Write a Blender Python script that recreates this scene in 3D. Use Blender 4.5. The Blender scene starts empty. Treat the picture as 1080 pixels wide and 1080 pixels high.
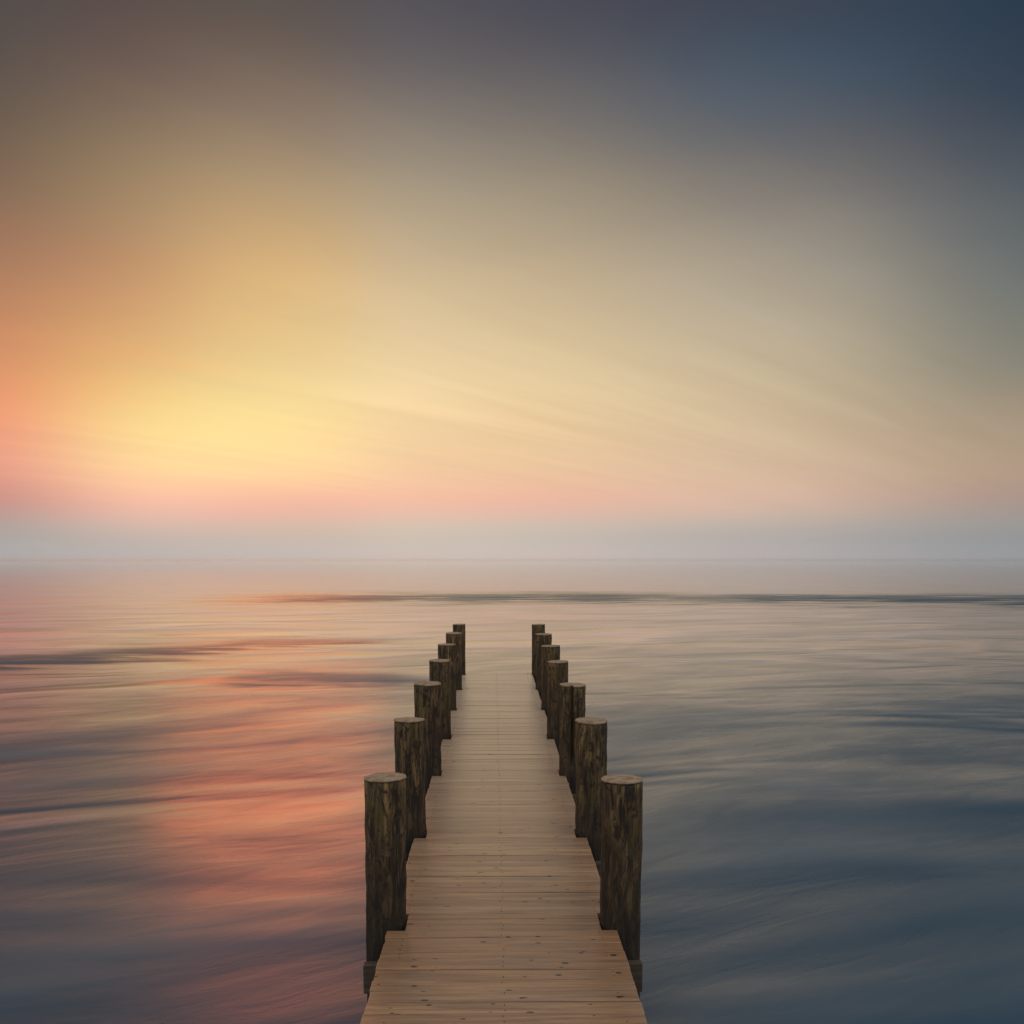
import bpy, bmesh, math, random
from mathutils import Vector, noise
R = math.radians
S = bpy.context.scene
COL = S.collection

# ------------------------------------------------------------------ helpers
def lin(c):
    r = []
    for v in c:
        v /= 255.0
        r.append(v / 12.92 if v <= 0.04045 else ((v + 0.055) / 1.055) ** 2.4)
    return (*r, 1.0)

def fbm(p, o=4):
    return noise.fractal(Vector(p), 1.0, 2.0, o)

class NT:
    """small wrapper for building node trees"""
    def __init__(self, tree):
        self.t = tree; self.n = tree.nodes; self.l = tree.links
        self.n.clear()
    def node(self, typ, **kw):
        nd = self.n.new(typ)
        for k, v in kw.items(): setattr(nd, k, v)
        return nd
    def put(self, sock, v):
        if isinstance(v, bpy.types.NodeSocket): self.l.new(v, sock)
        elif v is not None: sock.default_value = v
    def math(self, op, a, b=None, c=None, clamp=False):
        nd = self.node('ShaderNodeMath', operation=op, use_clamp=clamp)
        for i, v in enumerate((a, b, c)):
            if v is not None: self.put(nd.inputs[i], v)
        return nd.outputs[0]
    def vmath(self, op, a, b=None, scale=None):
        nd = self.node('ShaderNodeVectorMath', operation=op)
        self.put(nd.inputs[0], a)
        if b is not None: self.put(nd.inputs[1], b)
        if scale is not None: self.put(nd.inputs['Scale'], scale)
        return nd.outputs[0]
    def maprange(self, v, a, b, c=0.0, d=1.0, interp='LINEAR'):
        nd = self.node('ShaderNodeMapRange', interpolation_type=interp, clamp=True)
        self.put(nd.inputs['Value'], v)
        for i, x in ((1, a), (2, b), (3, c), (4, d)): self.put(nd.inputs[i], x)
        return nd.outputs[0]
    def mix(self, f, a, b, blend='MIX'):
        nd = self.node('ShaderNodeMix', data_type='RGBA', blend_type=blend)
        self.put(nd.inputs[0], f); self.put(nd.inputs[6], a); self.put(nd.inputs[7], b)
        return nd.outputs[2]
    def ramp(self, f, stops, interp='LINEAR'):
        nd = self.node('ShaderNodeValToRGB')
        cr = nd.color_ramp; cr.interpolation = interp
        while len(cr.elements) < len(stops): cr.elements.new(0.5)
        for e, (p, c) in zip(cr.elements, stops): e.position = p; e.color = c
        for e, (p, c) in zip(cr.elements, stops): e.position = p; e.color = c
        self.put(nd.inputs[0], f)
        return nd.outputs[0]
    def noise(self, vec, scale, detail=4, rough=0.55, dist=0.0):
        nd = self.node('ShaderNodeTexNoise')
        self.put(nd.inputs['Vector'], vec); nd.inputs['Scale'].default_value = scale
        nd.inputs['Detail'].default_value = detail; nd.inputs['Roughness'].default_value = rough
        nd.inputs['Distortion'].default_value = dist
        return nd.outputs['Fac']
    def mapping(self, vec, scale=(1, 1, 1), loc=(0, 0, 0), rot=(0, 0, 0)):
        nd = self.node('ShaderNodeMapping')
        self.put(nd.inputs['Vector'], vec)
        nd.inputs['Scale'].default_value = scale; nd.inputs['Location'].default_value = loc
        nd.inputs['Rotation'].default_value = rot
        return nd.outputs[0]

def material(name):
    m = bpy.data.materials.new(name); m.use_nodes = True
    t = NT(m.node_tree)
    out = t.node('ShaderNodeOutputMaterial'); p = t.node('ShaderNodeBsdfPrincipled')
    t.l.new(p.outputs[0], out.inputs[0])
    return m, t, p, out

def link(name, me, parent=None, mats=()):
    o = bpy.data.objects.new(name, me); COL.objects.link(o)
    for m in mats: me.materials.append(m)
    if parent: o.parent = parent
    return o

def mesh_of(name, bm, smooth=False):
    me = bpy.data.meshes.new(name); bm.to_mesh(me); bm.free()
    if smooth:
        for p in me.polygons: p.use_smooth = True
    return me

def box(bm, x0, x1, y0, y1, z0, z1, bev=0.0, mat=0):
    g = bmesh.ops.create_cube(bm, size=1.0)
    vs = g['verts']
    for v in vs:
        v.co = Vector((x0 + (v.co.x + .5) * (x1 - x0), y0 + (v.co.y + .5) * (y1 - y0), z0 + (v.co.z + .5) * (z1 - z0)))
    fs = list({f for v in vs for f in v.link_faces})
    for f in fs: f.material_index = mat
    if bev:
        es = list({e for v in vs for e in v.link_edges})
        bmesh.ops.bevel(bm, geom=es, offset=bev, segments=2, profile=.5, affect='EDGES')

# ------------------------------------------------------------------ sky
SUN_AZ, SUN_EL = -11.5, 14.0       # degrees, from +Y towards +X
AZ = [-23.6, -18.0, -12.0, 0.9, 13.8, 25.5]
EL = [-1.0, 0.7, 1.7, 2.9, 4.4, 6.7, 9.1, 13.5, 17.8, 21.8, 25.5, 33.0, 48.0, 70.0, 90.0]
TAB = [  # one row per elevation in EL, one colour per azimuth in AZ
 [(181,185,189),(195,192,196),(200,197,199),(217,206,203),(201,195,196),(168,173,178)],
 [(153,157,161),(167,164,168),(172,169,171),(189,178,175),(173,167,168),(140,145,150)],
 [(149,148,152),(197,174,171),(185,167,162),(188,186,177),(182,176,170),(151,152,151)],
 [(173,107,113),(242,174,163),(222,150,150),(230,165,155),(221,185,166),(166,141,134)],
 [(219,130,130),(243,208,147),(238,199,145),(226,188,153),(213,184,159),(176,153,129)],
 [(234,117,92),(225,207,128),(235,209,133),(223,191,146),(210,187,155),(158,141,122)],
 [(199,117,78),(216,158,85),(199,182,124),(228,203,156),(205,185,152),(119,122,112)],
 [(145,95,68),(156,91,67),(197,148,77),(178,157,127),(170,160,145),(85,97,102)],
 [(78,55,45),(119,102,65),(139,117,86),(144,133,114),(106,100,97),(46,62,82)],
 [(36,38,48),(65,25,46),(79,60,64),(77,77,87),(49,82,107),(30,48,67)],
 [(42,51,57),(22,21,37),(9,8,22),(23,35,64),(49,41,52),(21,50,68)],
 [(74,82,89),(72,74,80),(72,74,80),(68,76,90),(62,80,106),(49,80,104)],
 [(104,108,116),(104,108,118),(104,108,118),(100,112,130),(94,120,154),(88,116,158)],
 [(222,210,198),(222,210,198),(222,210,198),(216,210,206),(208,208,210),(208,208,210)],
 [(240,230,218),(240,230,218),(240,230,218),(240,230,218),(240,230,218),(240,230,218)],
]
def build_world():
    w = bpy.data.worlds.new("World"); S.world = w; w.use_nodes = True
    t = NT(w.node_tree)
    out = t.node('ShaderNodeOutputWorld')
    tc = t.node('ShaderNodeTexCoord')
    d = t.vmath('NORMALIZE', tc.outputs['Generated'])
    sx = t.node('ShaderNodeSeparateXYZ'); t.put(sx.inputs[0], d)
    X, Y, Z = sx.outputs
    az = t.math('MULTIPLY', t.math('ARCTAN2', X, Y), 57.29578)
    el = t.math('MULTIPLY', t.math('ARCSINE', Z), 57.29578)
    # high thin cloud: streaks of a flat layer seen in perspective
    zc = t.math('ADD', t.math('MAXIMUM', Z, 0.0), 0.07)
    px = t.math('DIVIDE', X, zc); py = t.math('DIVIDE', Y, zc)
    cp = t.node('ShaderNodeCombineXYZ'); t.put(cp.inputs[0], px); t.put(cp.inputs[1], py)
    st = t.mapping(cp.outputs[0], rot=(0, 0, R(-48)))
    st = t.mapping(st, scale=(.30, 3.0, 1))
    n1 = t.noise(st, 1.1, 6, .55, .4)
    big = t.mapping(cp.outputs[0], scale=(.5, .8, 1), rot=(0, 0, R(20)), loc=(3.1, 1.7, 0))
    n2 = t.noise(big, .9, 3, .5, .6)
    # the clouds wander the gradient up and down a little
    el2 = t.math('ADD', el, t.math('MULTIPLY', t.math('SUBTRACT', n2, .5), t.maprange(el, 3, 14, 0, 2.4)))
    el2 = t.math('ADD', el2, t.math('MULTIPLY', t.math('SUBTRACT', n1, .5), t.maprange(el, 3, 10, .05, 3.6)))
    fac = t.math('DIVIDE', t.math('ADD', el2, 1.0), 91.0)
    fac = t.math('POWER', t.math('MAXIMUM', fac, 0.0), 0.5)
    cols, ws = [], []
    for i, a in enumerate(AZ):
        stops = [(((e + 1.0) / 91.0) ** .5, lin(TAB[k][i])) for k, e in enumerate(EL)]
        cols.append(t.ramp(fac, stops, 'B_SPLINE'))
        # tent-like smooth weight
        u = t.math('DIVIDE', t.math('SUBTRACT', az, a), 4.6 if i < 3 else 8.0)
        if i == 0: u = t.math('MAXIMUM', u, 0.0)
        if i == len(AZ) - 1: u = t.math('MINIMUM', u, 0.0)
        ws.append(t.math('POWER', 2.71828, t.math('MULTIPLY', t.math('MULTIPLY', u, u), -1.0)))
    acc = None; tot = None
    for c, wgt in zip(cols, ws):
        s = t.vmath('SCALE', c, scale=wgt)
        acc = s if acc is None else t.vmath('ADD', acc, s)
        tot = wgt if tot is None else t.math('ADD', tot, wgt)
    veil = t.vmath('SCALE', acc, scale=t.math('DIVIDE', 1.0, tot))
    # away from the glow the rest of the sky is an even pale overcast
    back = t.ramp(t.maprange(el, 0, 90), [(0, lin((180, 178, 182))), (.25, lin((208, 203, 200))), (1, lin((240, 230, 218)))])
    away = t.maprange(t.math('ABSOLUTE', az), 45, 110, 0, 1, 'SMOOTHSTEP')
    veil = t.mix(away, veil, back)
    streak = t.math('ADD', 1.0, t.math('MULTIPLY', t.math('SUBTRACT', n1, .5), t.maprange(el, 2, 9, .02, .50)))
    veil = t.vmath('SCALE', veil, scale=streak)
    sky = t.node('ShaderNodeTexSky', sky_type='NISHITA')
    sky.sun_disc = False
    sky.sun_elevation = R(SUN_EL); sky.sun_rotation = R(SUN_AZ)
    sky.dust_density = 3.0
    b1 = t.node('ShaderNodeBackground'); t.put(b1.inputs[0], sky.outputs[0]); b1.inputs[1].default_value = 0.06
    b2 = t.node('ShaderNodeBackground'); t.put(b2.inputs[0], veil); b2.inputs[1].default_value = 1.0
    ms = t.node('ShaderNodeMixShader'); ms.inputs[0].default_value = 0.95
    t.l.new(b1.outputs[0], ms.inputs[1]); t.l.new(b2.outputs[0], ms.inputs[2])
    t.l.new(ms.outputs[0], out.inputs[0])
build_world()

sun = bpy.data.lights.new('sun', 'SUN'); sun.energy = 0.05; sun.angle = R(12); sun.color = (1.0, .10, .02)
so = bpy.data.objects.new('sun', sun); COL.objects.link(so)
sd = Vector((math.sin(R(SUN_AZ)) * math.cos(R(SUN_EL)), math.cos(R(SUN_AZ)) * math.cos(R(SUN_EL)), math.sin(R(SUN_EL))))
so.rotation_euler = (-sd).to_track_quat('-Z', 'Y').to_euler()
so.location = sd * 60

# ------------------------------------------------------------------ water
WL = -0.60
def swell(x, y):
    """height of the slow swell above the mean water level"""
    z = 0.0
    def ridge(y0, slope, wob, x0, x1, soft, h, front, back, seed):
        yc = y0 + slope * x + wob * (fbm((x * .02 + seed, seed * 3.1, 0), 3) + .35 * fbm((x * .11, seed, 4.4), 3))
        k = min(1, max(0, (x - x0) / soft)) * min(1, max(0, (x1 - x) / soft))
        k = k * k * (3 - 2 * k)
        k *= max(0, .95 + .6 * fbm((x * 1.1 / soft + seed * 2, 7.7, seed), 3))
        if k <= 0: return 0
        d = y - yc
        s = front if d < 0 else back
        return h * k * math.exp(-(d / s) ** 2)
    z += ridge(73, .0, 3.0, -20, 16, 9, .10, 5.0, 14, 1.3)     # long far swell line
    z += ridge(68.5, .0, 3.0, 4, 80, 9, .11, 5.0, 14, 2.9)
    z += ridge(40.5, 1.15, 1.2, -18, -5.5, 2.5, .05, 1.6, 4, 4.4)   # low waves at left
    z += ridge(22.8, -.15, .8, -7, -1.2, 1.5, .035, 1.1, 3, 5.2)
    z += ridge(10.4, .12, .6, 1.4, 9, 1.4, .03, .7, 2, 8.7)   # low waves at right
    z += ridge(16.5, .10, 1.0, 3.5, 14, 3, .035, 1.0, 3, 9.5)
    f = min(1, 160 / max(160, y))
    amp = .010 + .012 * min(1, max(0, (y - 12) / 60))
    z += f * amp * (fbm((x * .10, y * .30, 3.3), 3)) * min(1, max(.2, y / 12))
    return z

BELTS = [  # middle line y0 + slope*x, half width, from x, to x, soft ends, strength
    (73, .0, 8.0, -22, 20, 14, .8), (68.5, -.03, 7.5, 2, 90, 16, .85),
    (40.2, 1.18, 3.0, -22, -5.2, 3.0, .85), (35.0, .45, 2.2, -13, -1.5, 3.5, .6),
    (22.6, -.12, 1.1, -6.2, -.8, 1.8, .7), (20.6, 1.0, 1.2, -9, -3.6, 2, .35),
    (10.1, .10, .8, 1.2, 8, 1.6, .35), (13.2, .1, .9, 3.8, 12, 2, .35), (18.5, .08, 1.5, 5, 18, 3, .3)]
def build_water():
    ys = []; y = -30.0
    while y < 9000:
        ys.append(y)
        y += 2.0 if y < 2 else .22 if y < 16 else .4 if y < 34 else .9 if y < 110 else y * .06
    xs = [0.0]; x = 0.0
    while x < 9000:
        x += .35 if x < 14 else .8 if x < 60 else 2.0 if x < 110 else x * .12
        xs.append(x)
    xs = [-v for v in reversed(xs[1:])] + xs
    verts = [(x, y, WL + (swell(x, y) if -120 < x < 120 and 0 < y < 400 else 0)) for y in ys for x in xs]
    nx = len(xs)
    faces = [(j * nx + i, j * nx + i + 1, (j + 1) * nx + i + 1, (j + 1) * nx + i) for j in range(len(ys) - 1) for i in range(nx - 1)]
    me = bpy.data.meshes.new('sea_water'); me.from_pydata(verts, [], faces); me.update()
    for p in me.polygons: p.use_smooth = True
    m, t, p, out = material('sea_water')
    g = t.node('ShaderNodeNewGeometry').outputs['Position']
    gs = t.node('ShaderNodeSeparateXYZ'); t.put(gs.inputs[0], g)
    # silky long streaks lying along the swell, a little slanted
    wv = t.noise(t.mapping(g, scale=(.05, .05, 1)), 1.0, 3, .5)
    gw = t.node('ShaderNodeCombineXYZ'); t.put(gw.inputs[1], t.math('MULTIPLY', wv, 6.0))
    gd = t.vmath('ADD', g, gw.outputs[0])
    s1 = t.mapping(gd, rot=(0, 0, R(-24))); s1 = t.mapping(s1, scale=(.30, .95, 1))
    n1 = t.noise(s1, 1.0, 3, .5, .5)
    s2 = t.mapping(gd, rot=(0, 0, R(-30))); s2 = t.mapping(s2, scale=(1.1, 4.0, 1))
    n2 = t.noise(s2, 1.0, 5, .62, .8)
    n3 = t.noise(t.mapping(gd, scale=(.035, .09, 1), rot=(0, 0, R(-4))), 1.0, 4, .5, .3)
    s4 = t.mapping(gd, rot=(0, 0, R(-18))); s4 = t.mapping(s4, scale=(.16, .36, 1))
    n4 = t.noise(s4, 1.0, 2, .45, .8)
    # the water is ruffled by the shore and glassy further out
    shore = t.maprange(gs.outputs[1], 4, 34, 1, .06, 'SMOOTHSTEP')
    mid = t.maprange(gs.outputs[1], 8, 60, 1, .25, 'SMOOTHSTEP')
    far = t.maprange(gs.outputs[1], 10, 120, 1, .0)
    h = t.math('ADD', t.math('MULTIPLY', n1, t.math('MULTIPLY', shore, .020)), t.math('MULTIPLY', n2, t.math('MULTIPLY', shore, .0036)))
    h = t.math('ADD', h, t.math('MULTIPLY', n3, t.math('MULTIPLY', far, .16)))
    h = t.math('ADD', h, t.math('MULTIPLY', n4, t.math('MULTIPLY', mid, .16)))
    bmp = t.node('ShaderNodeBump'); bmp.inputs['Strength'].default_value = 1.0; bmp.inputs['Distance'].default_value = 1.0
    t.put(bmp.inputs['Height'], h)
    t.put(p.inputs['Normal'], bmp.outputs[0])
    # thin milky foam drifting in smoky patches
    foam = t.math('MULTIPLY', t.maprange(n4, .42, .68), t.maprange(n1, .35, .7))
    t.put(p.inputs['Base Color'], t.mix(foam, (.030, .074, .118, 1), (.105, .155, .192, 1)))
    rg = t.math('ADD', t.maprange(gs.outputs[1], 4, 32, .34, .14), t.maprange(t.math('LOGARITHM', t.math('MAXIMUM', gs.outputs[1], 1.0), 10.0), 1.75, 2.9, .0, -.125))
    # wind-ruffled belts and streaks: rougher water that has lost its mirror
    bx = t.noise(t.mapping(g, scale=(.12, .12, 1), loc=(5, 2, 0)), 1.0, 4, .55)
    bst = t.noise(t.mapping(g, scale=(.22, 1.1, 1), rot=(0, 0, R(-12))), 1.0, 4, .6, .4)
    wob = t.math('SUBTRACT', bx, .5)
    def belt(y0, slope, half, x0, x1, soft, amount):
        yc = t.math('ADD', t.math('MULTIPLY_ADD', gs.outputs[0], slope, y0), t.math('MULTIPLY', wob, half * 3.0))
        d = t.math('DIVIDE', t.math('SUBTRACT', gs.outputs[1], yc), half)
        d = t.math('ADD', d, t.math('MULTIPLY', t.math('SUBTRACT', bst, .5), 3.4))
        k = t.math('POWER', 2.71828, t.math('MULTIPLY', t.math('MULTIPLY', d, d), -1.0))
        k = t.math('MULTIPLY', k, t.maprange(gs.outputs[0], x0, x0 + soft, 0, amount, 'SMOOTHSTEP'))
        return t.math('MULTIPLY', k, t.maprange(gs.outputs[0], x1 - soft, x1, 1, 0, 'SMOOTHSTEP'))
    belts = None
    for args in BELTS:
        k = belt(*args)
        belts = k if belts is None else t.math('MAXIMUM', belts, k)
    mott = t.math('MULTIPLY', t.math('SUBTRACT', n4, .5), t.maprange(gs.outputs[1], 10, 70, .45, .05))
    rg = t.math('ADD', rg, t.math('MULTIPLY', belts, t.maprange(bst, .3, .6, .14, .42)))
    rg = t.math('ADD', rg, mott)
    rg = t.math('ADD', rg, t.math('MULTIPLY', t.math('SUBTRACT', n1, .5), t.maprange(gs.outputs[1], 10, 70, .20, .03)))
    rg = t.math('ADD', rg, t.math('MULTIPLY', t.math('SUBTRACT', n2, .5), t.maprange(gs.outputs[1], 6, 40, .26, .03)))
    t.put(p.inputs['Roughness'], t.math('MAXIMUM', rg, .015))
    p.inputs['IOR'].default_value = 1.65
    o = link('sea_water', me, None, [m]); o['kind'] = 'structure'; return o
build_water()

def build_haze():
    bm = bmesh.new(); box(bm, -3200, 3200, -400, 5200, WL - 1.4, 4.2)
    m = bpy.data.materials.new('haze_air'); m.use_nodes = True
    t = NT(m.node_tree); out = t.node('ShaderNodeOutputMaterial')
    v = t.node('ShaderNodeVolumePrincipled')
    v.inputs['Color'].default_value = (.985, .98, .975, 1); v.inputs['Density'].default_value = .0001; v.inputs['Anisotropy'].default_value = .92
    t.l.new(v.outputs[0], out.inputs['Volume'])
    o = link('haze', mesh_of('haze', bm), None, [m]); o['kind'] = 'stuff'
build_haze()

# ------------------------------------------------------------------ jetty materials
def deck_material():
    m, t, p, out = material('pale_deck_wood')
    tc = t.node('ShaderNodeTexCoord'); ob = tc.outputs['Object']
    gi = t.node('ShaderNodeNewGeometry').outputs['Random Per Island']
    off = t.node('ShaderNodeCombineXYZ'); t.put(off.inputs[0], t.math('MULTIPLY', gi, 37.0)); t.put(off.inputs[2], t.math('MULTIPLY', gi, 91.0))
    v = t.vmath('ADD', ob, off.outputs[0])
    grain = t.noise(t.mapping(v, scale=(1.6, 30, 20)), 1.0, 6, .66, .6)
    fine = t.noise(t.mapping(v, scale=(9, 190, 60)), 1.0, 3, .6)
    blotch = t.noise(t.mapping(v, scale=(2.0, 5, 2)), 1.0, 4, .6)
    base = t.ramp(gi, [(0, (.26, .132, .060, 1)), (.2, (.43, .245, .118, 1)), (.4, (.36, .20, .096, 1)), (.6, (.51, .305, .155, 1)), (.8, (.41, .225, .105, 1)), (1, (.50, .33, .19, 1))])
    base = t.mix(t.maprange(grain, .40, .64), base, t.mix(.85, base, (.17, .105, .062, 1)))
    base = t.mix(t.math('MULTIPLY', t.maprange(fine, .45, .75), .5), base, (.16, .11, .075, 1))
    base = t.mix(t.math('MULTIPLY', t.maprange(blotch, .5, .8), .4), base, (.24, .18, .14, 1))
    # grazing sky sheen painted into the colour: boards paler towards the far end
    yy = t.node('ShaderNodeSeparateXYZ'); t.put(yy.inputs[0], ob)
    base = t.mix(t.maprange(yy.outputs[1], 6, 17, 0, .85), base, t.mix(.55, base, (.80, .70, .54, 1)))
    # knots
    vo = t.node('ShaderNodeTexVoronoi', feature='F1', voronoi_dimensions='2D'); vo.inputs['Scale'].default_value = 1.0
    t.put(vo.inputs['Vector'], t.mapping(v, scale=(7.0, 11.0, 1)))
    rnd = t.node('ShaderNodeSeparateColor'); t.put(rnd.inputs[0], vo.outputs['Color'])
    size = t.math('MULTIPLY', t.math('POWER', t.maprange(rnd.outputs[0], .25, 1.0, 0, 1), 2.6), .15)
    kn = t.math('SUBTRACT', 1.0, t.math('DIVIDE', vo.outputs['Distance'], t.math('ADD', size, .0001)), clamp=True)
    base = t.mix(t.maprange(kn, .0, .22), base, (.02, .010, .006, 1))
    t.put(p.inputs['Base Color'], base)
    t.put(p.inputs['Roughness'], t.maprange(grain, .3, .7, .42, .55))
    p.inputs['Coat Weight'].default_value = .85; p.inputs['Coat Roughness'].default_value = .31   # evening damp
    bmp = t.node('ShaderNodeBump'); bmp.inputs['Strength'].default_value = .5; bmp.inputs['Distance'].default_value = .004
    t.put(bmp.inputs['Height'], t.math('ADD', grain, t.math('MULTIPLY', fine, .4)))
    t.put(p.inputs['Normal'], bmp.outputs[0])
    return m

def rust_material():
    m, t, p, out = material('rusty_nail')
    p.inputs['Base Color'].default_value = (.06, .038, .026, 1); p.inputs['Roughness'].default_value = .7
    return m

def post_material():
    m, t, p, out = material('weathered_post_wood')
    tc = t.node('ShaderNodeTexCoord'); ob = tc.outputs['Object']
    rnd = t.node('ShaderNodeObjectInfo').outputs['Random']
    off = t.node('ShaderNodeCombineXYZ'); t.put(off.inputs[0], t.math('MULTIPLY', rnd, 53.0)); t.put(off.inputs[1], t.math('MULTIPLY', rnd, 29.0))
    v = t.vmath('ADD', ob, off.outputs[0])
    streak = t.noise(t.mapping(v, scale=(22, 22, 3.2)), 1.0, 6, .62, .8)
    fib = t.noise(t.mapping(v, scale=(70, 70, 5)), 1.0, 4, .65, .3)
    blot = t.noise(t.mapping(v, scale=(20, 20, 9)), 1.0, 6, .72, 1.2)
    moss = t.noise(t.mapping(v, scale=(4, 4, 2.6), loc=(3, 8, 1)), 1.0, 4, .6, .5)
    c = t.ramp(streak, [(.32, (.014, .009, .005, 1)), (.46, (.050, .032, .015, 1)), (.57, (.135, .086, .036, 1)), (.68, (.31, .205, .085, 1))])
    c = t.mix(t.math('MULTIPLY', t.maprange(moss, .46, .68), .42), c, (.125, .095, .022, 1))
    c = t.mix(t.maprange(blot, .50, .57, 0, .92), c, (.016, .011, .008, 1))
    c = t.mix(t.math('MULTIPLY', t.maprange(fib, .54, .70), .6), c, (.27, .185, .085, 1))
    sx = t.node('ShaderNodeSeparateXYZ'); t.put(sx.inputs[0], ob)
    # wet, algae-stained lower part of every pile
    wet = t.math('ADD', t.math('MULTIPLY', t.math('SUBTRACT', blot, .5), .9), sx.outputs[2])
    c = t.mix(t.maprange(wet, -.1, .62, .82, 0), c, (.016, .012, .009, 1))
    t.put(p.inputs['Base Color'], c)
    p.inputs['Roughness'].default_value = .85
    bmp = t.node('ShaderNodeBump'); bmp.inputs['Strength'].default_value = .9; bmp.inputs['Distance'].default_value = .012
    t.put(bmp.inputs['Height'], t.math('ADD', streak, t.math('MULTIPLY', fib, .5)))
    t.put(p.inputs['Normal'], bmp.outputs[0])
    return m

def endgrain_material():
    m, t, p, out = material('sawn_end_grain')
    tc = t.node('ShaderNodeTexCoord'); ob = tc.outputs['Object']
    wv = t.node('ShaderNodeTexWave', wave_type='RINGS', rings_direction='Z')
    t.put(wv.inputs['Vector'], ob); wv.inputs['Scale'].default_value = 14; wv.inputs['Distortion'].default_value = 1.5
    n = t.noise(ob, 22, 4, .6)
    c = t.mix(t.math('MULTIPLY', wv.outputs['Fac'], .5), (.42, .31, .20, 1), (.27, .19, .12, 1))
    c = t.mix(t.math('MULTIPLY', t.maprange(n, .45, .65), .7), c, (.10, .07, .045, 1))
    t.put(p.inputs['Base Color'], c); p.inputs['Roughness'].default_value = .8
    return m

def beam_material():
    m, t, p, out = material('dark_beam_wood')
    tc = t.node('ShaderNodeTexCoord')
    n = t.noise(t.mapping(tc.outputs['Object'], scale=(3, 30, 30)), 1.0, 5, .6, .5)
    t.put(p.inputs['Base Color'], t.ramp(n, [(.3, (.035, .026, .019, 1)), (.7, (.13, .095, .068, 1))]))
    p.inputs['Roughness'].default_value = .8
    return m

M_deck, M_rust, M_post, M_end, M_beam = deck_material(), rust_material(), post_material(), endgrain_material(), beam_material()

# ------------------------------------------------------------------ posts: y, x, radius, height, lean
LEFT = [(5.65, -.582, .108, .781), (7.53, -.590, .106, .808), (9.72, -.600, .117, .815), (11.78, -.586, .112, .830),
        (13.96, -.606, .117, .833), (16.17, -.605, .119, .831), (18.28, -.597, .108, .837)]
RIGHT = [(5.61, .669, .108, .774), (7.51, .679, .110, .800), (9.69, .697, .115, .802), (11.72, .680, .110, .822),
         (13.97, .724, .121, .813), (16.20, .733, .120, .813), (18.28, .739, .111, .833)]
LABELS_L = [
 "nearest left post beside the walkway, thick dark mossy wood with a pale sawn top",
 "second post of the left row, dark brown, right behind the nearest left post",
 "third post of the left row, weathered brown with a flat sawn top",
 "fourth post of the left row, the middle one of its seven brown posts",
 "fifth post of the left row, third from the far end of the walkway",
 "sixth post of the left row, last but one before the far end",
 "farthest, smallest looking post of the left row, at the walkway's far left corner"]
LABELS_R = [
 "nearest right post beside the walkway, thick streaky wood paler on its left side",
 "second post of the right row, very dark, right behind the nearest right post",
 "third post of the right row, split by a long dark vertical crack",
 "fourth post of the right row, the middle one of its seven brown posts",
 "fifth post of the right row, third from the far end of the walkway",
 "sixth post of the right row, last but one before the far end",
 "farthest, smallest looking post of the right row, at the walkway's far right corner"]

def build_post(x, y, r, h, seed, label, group, crack=False):
    rnd = random.Random(seed)
    root = bpy.data.objects.new('wooden_post', None); COL.objects.link(root)
    root.empty_display_size = .2
    zb = -1.7
    root.location = (x, y, 0)
    root['label'] = label; root['category'] = 'post'; root['group'] = group
    NA, NZ = 56, 60
    tilt = (rnd.uniform(-.009, .009), rnd.uniform(-.012, .012))
    def ring(z, k=1.0, top=0.0):
        pts = []
        for i in range(NA):
            a = 2 * math.pi * i / NA
            ca, sa = math.cos(a), math.sin(a)
            rr = r * (1.0 + .012 * (z - h) * 4 * .5)          # slightly worn thinner towards the water
            rr *= 1 + .05 * fbm((ca * .8 + seed, sa * .8, z * .5), 3)
            rr += .006 * fbm((ca * 3 + seed, sa * 3, z * 4.5), 4) + .0035 * fbm((ca * 9, sa * 9 + seed, z * 6), 3)
            if crack:
                ac = -1.72 + .05 * math.sin(z * 5)
                dl = abs((a - ac + math.pi) % (2 * math.pi) - math.pi)
                kk = max(0, 1 - dl / .19) * min(1, max(0, (z - .05) / .2))
                rr -= .085 * kk
            rr *= k
            pts.append((rr * ca + tilt[0] * z, rr * sa + tilt[1] * z, z + top))
        return pts
    bm = bmesh.new(); rows = []
    zs = [zb + (h - .012 - zb) * j / NZ for j in range(NZ + 1)]
    for z in zs: rows.append([bm.verts.new(p) for p in ring(z)])
    rows.append([bm.verts.new(p) for p in ring(h - .009, .95)]); rows.append([bm.verts.new(p) for p in ring(h - .004, .95)])
    for a, b in zip(rows, rows[1:]):
        for i in range(NA):
            bm.faces.new((a[i], a[(i + 1) % NA], b[(i + 1) % NA], b[i]))
    bm.faces.new(rows[-1]); bm.faces.new(list(reversed(rows[0])))
    sh = link('shaft', mesh_of('shaft', bm, True), root, [M_post])
    # sawn top: thin disc of bare end grain, a little rough and tilted
    bm = bmesh.new()
    sl = rnd.uniform(-.03, .03), rnd.uniform(-.02, .05)
    prev = None; c0 = None
    for kr, dz in ((.95, -.004), (1.01, -.003), (1.02, .002), (1.005, .007), (.65, .009), (.3, .0095)):
        rw = [bm.verts.new((p[0], p[1], h + dz + p[0] * sl[0] + p[1] * sl[1] + .0025 * fbm((p[0] * 30, p[1] * 30, seed), 3))) for p in ring(h - .005, kr)]
        if prev:
            for i in range(NA): bm.faces.new((prev[i], prev[(i + 1) % NA], rw[(i + 1) % NA], rw[i]))
        prev = rw
    bm.faces.new(prev)
    link('sawn_top', mesh_of('sawn_top', bm, True), root, [M_end])
    return root

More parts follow.
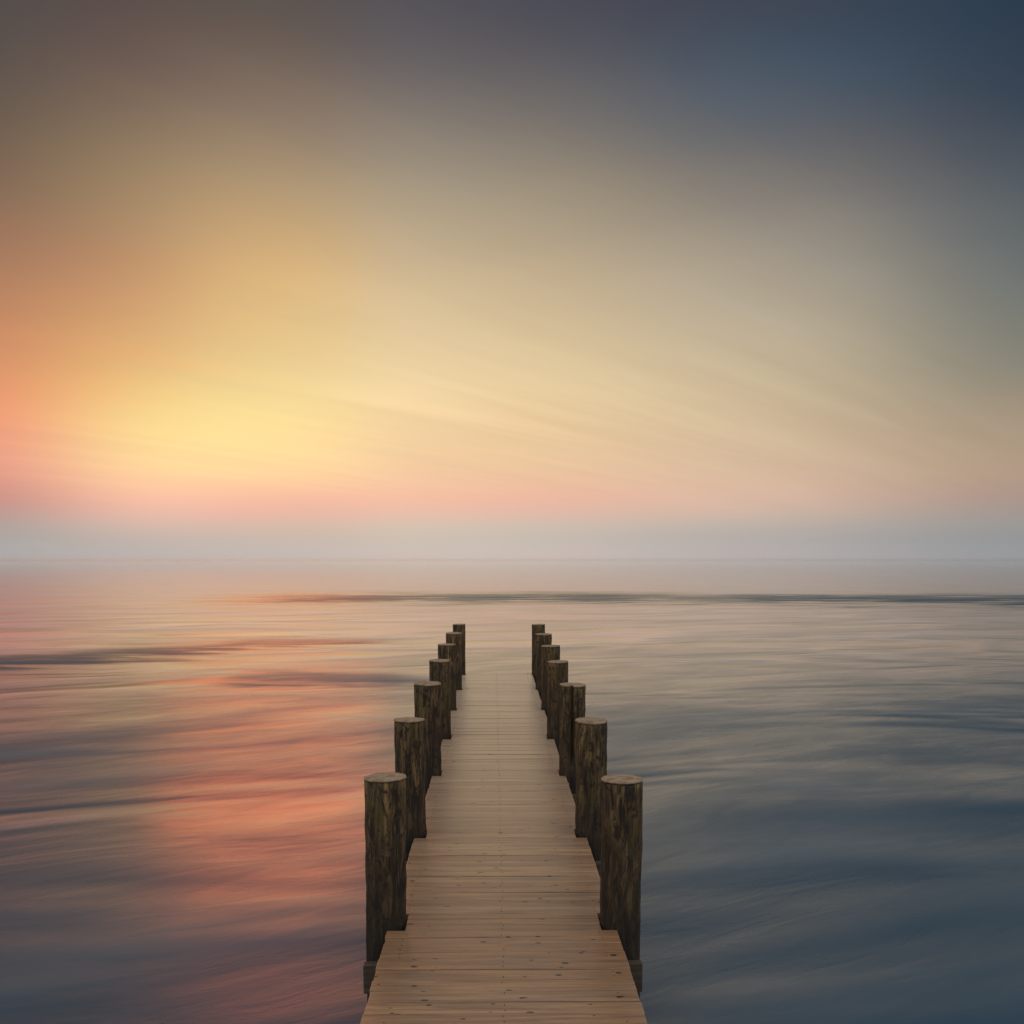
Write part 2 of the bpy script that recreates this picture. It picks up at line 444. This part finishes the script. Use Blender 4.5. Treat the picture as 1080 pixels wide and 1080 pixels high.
for i, (y, x, r, h) in enumerate(LEFT):
    build_post(x, y, r, h, 11.3 + i * 7.1, LABELS_L[i], 'posts along the walkway')
for i, (y, x, r, h) in enumerate(RIGHT):
    build_post(x, y, r, h, 91.7 + i * 5.3, LABELS_R[i], 'posts along the walkway', crack=(i == 2))

# ------------------------------------------------------------------ jetty
XL, XR = -.561, .637
Y0, Y1 = -1.0, 18.42
def build_jetty():
    rnd = random.Random(5)
    root = bpy.data.objects.new('wooden_jetty', None); COL.objects.link(root)
    root.location = (.038, Y0, 0)
    root['label'] = "long narrow walkway of pale wooden boards running out over the calm sea"
    root['category'] = 'jetty'
    def part(name, bm, mats, smooth=False):
        o = link(name, mesh_of(name, bm, smooth), root, mats)
        o.matrix_parent_inverse = root.matrix_world.inverted()
        o.location = -root.location
        o.matrix_parent_inverse.identity()
        return o
    bm = bmesh.new()
    y = Y0; k = 0
    cuts = []
    for l, r in zip(LEFT, RIGHT):
        cuts += [min(l[0] - l[2], r[0] - r[2]) - .006, max(l[0] + l[2], r[0] + r[2]) + .006]
    while y < Y1 - .02:
        wd = rnd.choice((.098, .112, .118, .124, .13))
        nxt = min([c for c in cuts if c > y + .02], default=Y1)      # boards are cut to end at the posts
        if nxt - y < wd * 1.45: wd = nxt - y
        elif nxt - y < wd * 2: wd = (nxt - y) / 2
        y1 = min(y + wd, Y1)
        gap = rnd.choice((.003, .004, .005, .007, .010))
        xl = XL + rnd.uniform(-.003, .003); xr = XR + rnd.uniform(-.003, .003)
        for (py, px, pr, ph) in LEFT:
            if y1 > py - pr - .002 and y < py + pr + .002: xl = max(xl, px + pr + .004)
        for (py, px, pr, ph) in RIGHT:
            if y1 > py - pr - .002 and y < py + pr + .002: xr = min(xr, px - pr - .004)
        dz = rnd.uniform(-.0025, .0025)
        if 11.4 < y < 11.52 : gap = .016
        n0 = len(bm.verts)
        box(bm, xl, xr, y, y1 - gap, -.034 + dz, dz, .003)
        bm.verts.ensure_lookup_table()
        cup = rnd.uniform(-.002, .003); tw = rnd.uniform(-.002, .002)
        for v in bm.verts[n0:] if False else [bm.verts[q] for q in range(n0, len(bm.verts))]:
            v.co.z += tw * (v.co.x) * 1.5
        # nail heads over the three stringers
        for nx in (XL + .09, .038, XR - .09):
            for fy in (.25, .75):
                xx = nx + rnd.uniform(-.008, .008); yy = y + (y1 - gap - y) * fy + rnd.uniform(-.006, .006)
                if not (xl + .02 < xx < xr - .02) or rnd.random() < .45: continue
                g = bmesh.ops.create_cone(bm, cap_ends=True, segments=8, radius1=.003, radius2=.0026, depth=.003)
                for v in g['verts']:
                    v.co += Vector((xx, yy, dz + tw * xx * 1.5 + .0008))
                for f in {f for v in g['verts'] for f in v.link_faces}: f.material_index = 1
        y = y1; k += 1
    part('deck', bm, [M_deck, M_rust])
    for sx in (XL + .09, .038, XR - .09):
        bm = bmesh.new(); box(bm, sx - .03, sx + .03, Y0 + .05, Y1 - .04, -.158, -.040, .004)
        part('stringer', bm, [M_beam])
    for i, (l, r) in enumerate(zip(LEFT, RIGHT)):
        yy = min(l[0] - l[2], r[0] - r[2]) - .012
        for s in (0,):
            bm = bmesh.new(); box(bm, l[1] - l[2] + .008, r[1] + r[2] - .012, yy - .065, yy, -.315, -.162, .006)
            part('cross_beam', bm, [M_beam])
build_jetty()

# ------------------------------------------------------------------ camera
cam = bpy.data.cameras.new('camera'); co = bpy.data.objects.new('camera', cam); COL.objects.link(co)
cam.sensor_width = 36; cam.lens = 1150 / 1080 * 36
cam.shift_y = -0.17704
co.location = (0, 0, 1.9192)
co.rotation_euler = (R(90 - 7), 0, R(-.9197))
cam.shift_y = 0.17704
cam.clip_end = 30000; cam.clip_start = .05
S.camera = co
S.cycles.volume_bounces = 2
S.view_settings.view_transform = 'Standard'; S.view_settings.look = 'None'
S.view_settings.exposure = 0; S.view_settings.gamma = 1
S.render.resolution_x = S.render.resolution_y = 1024
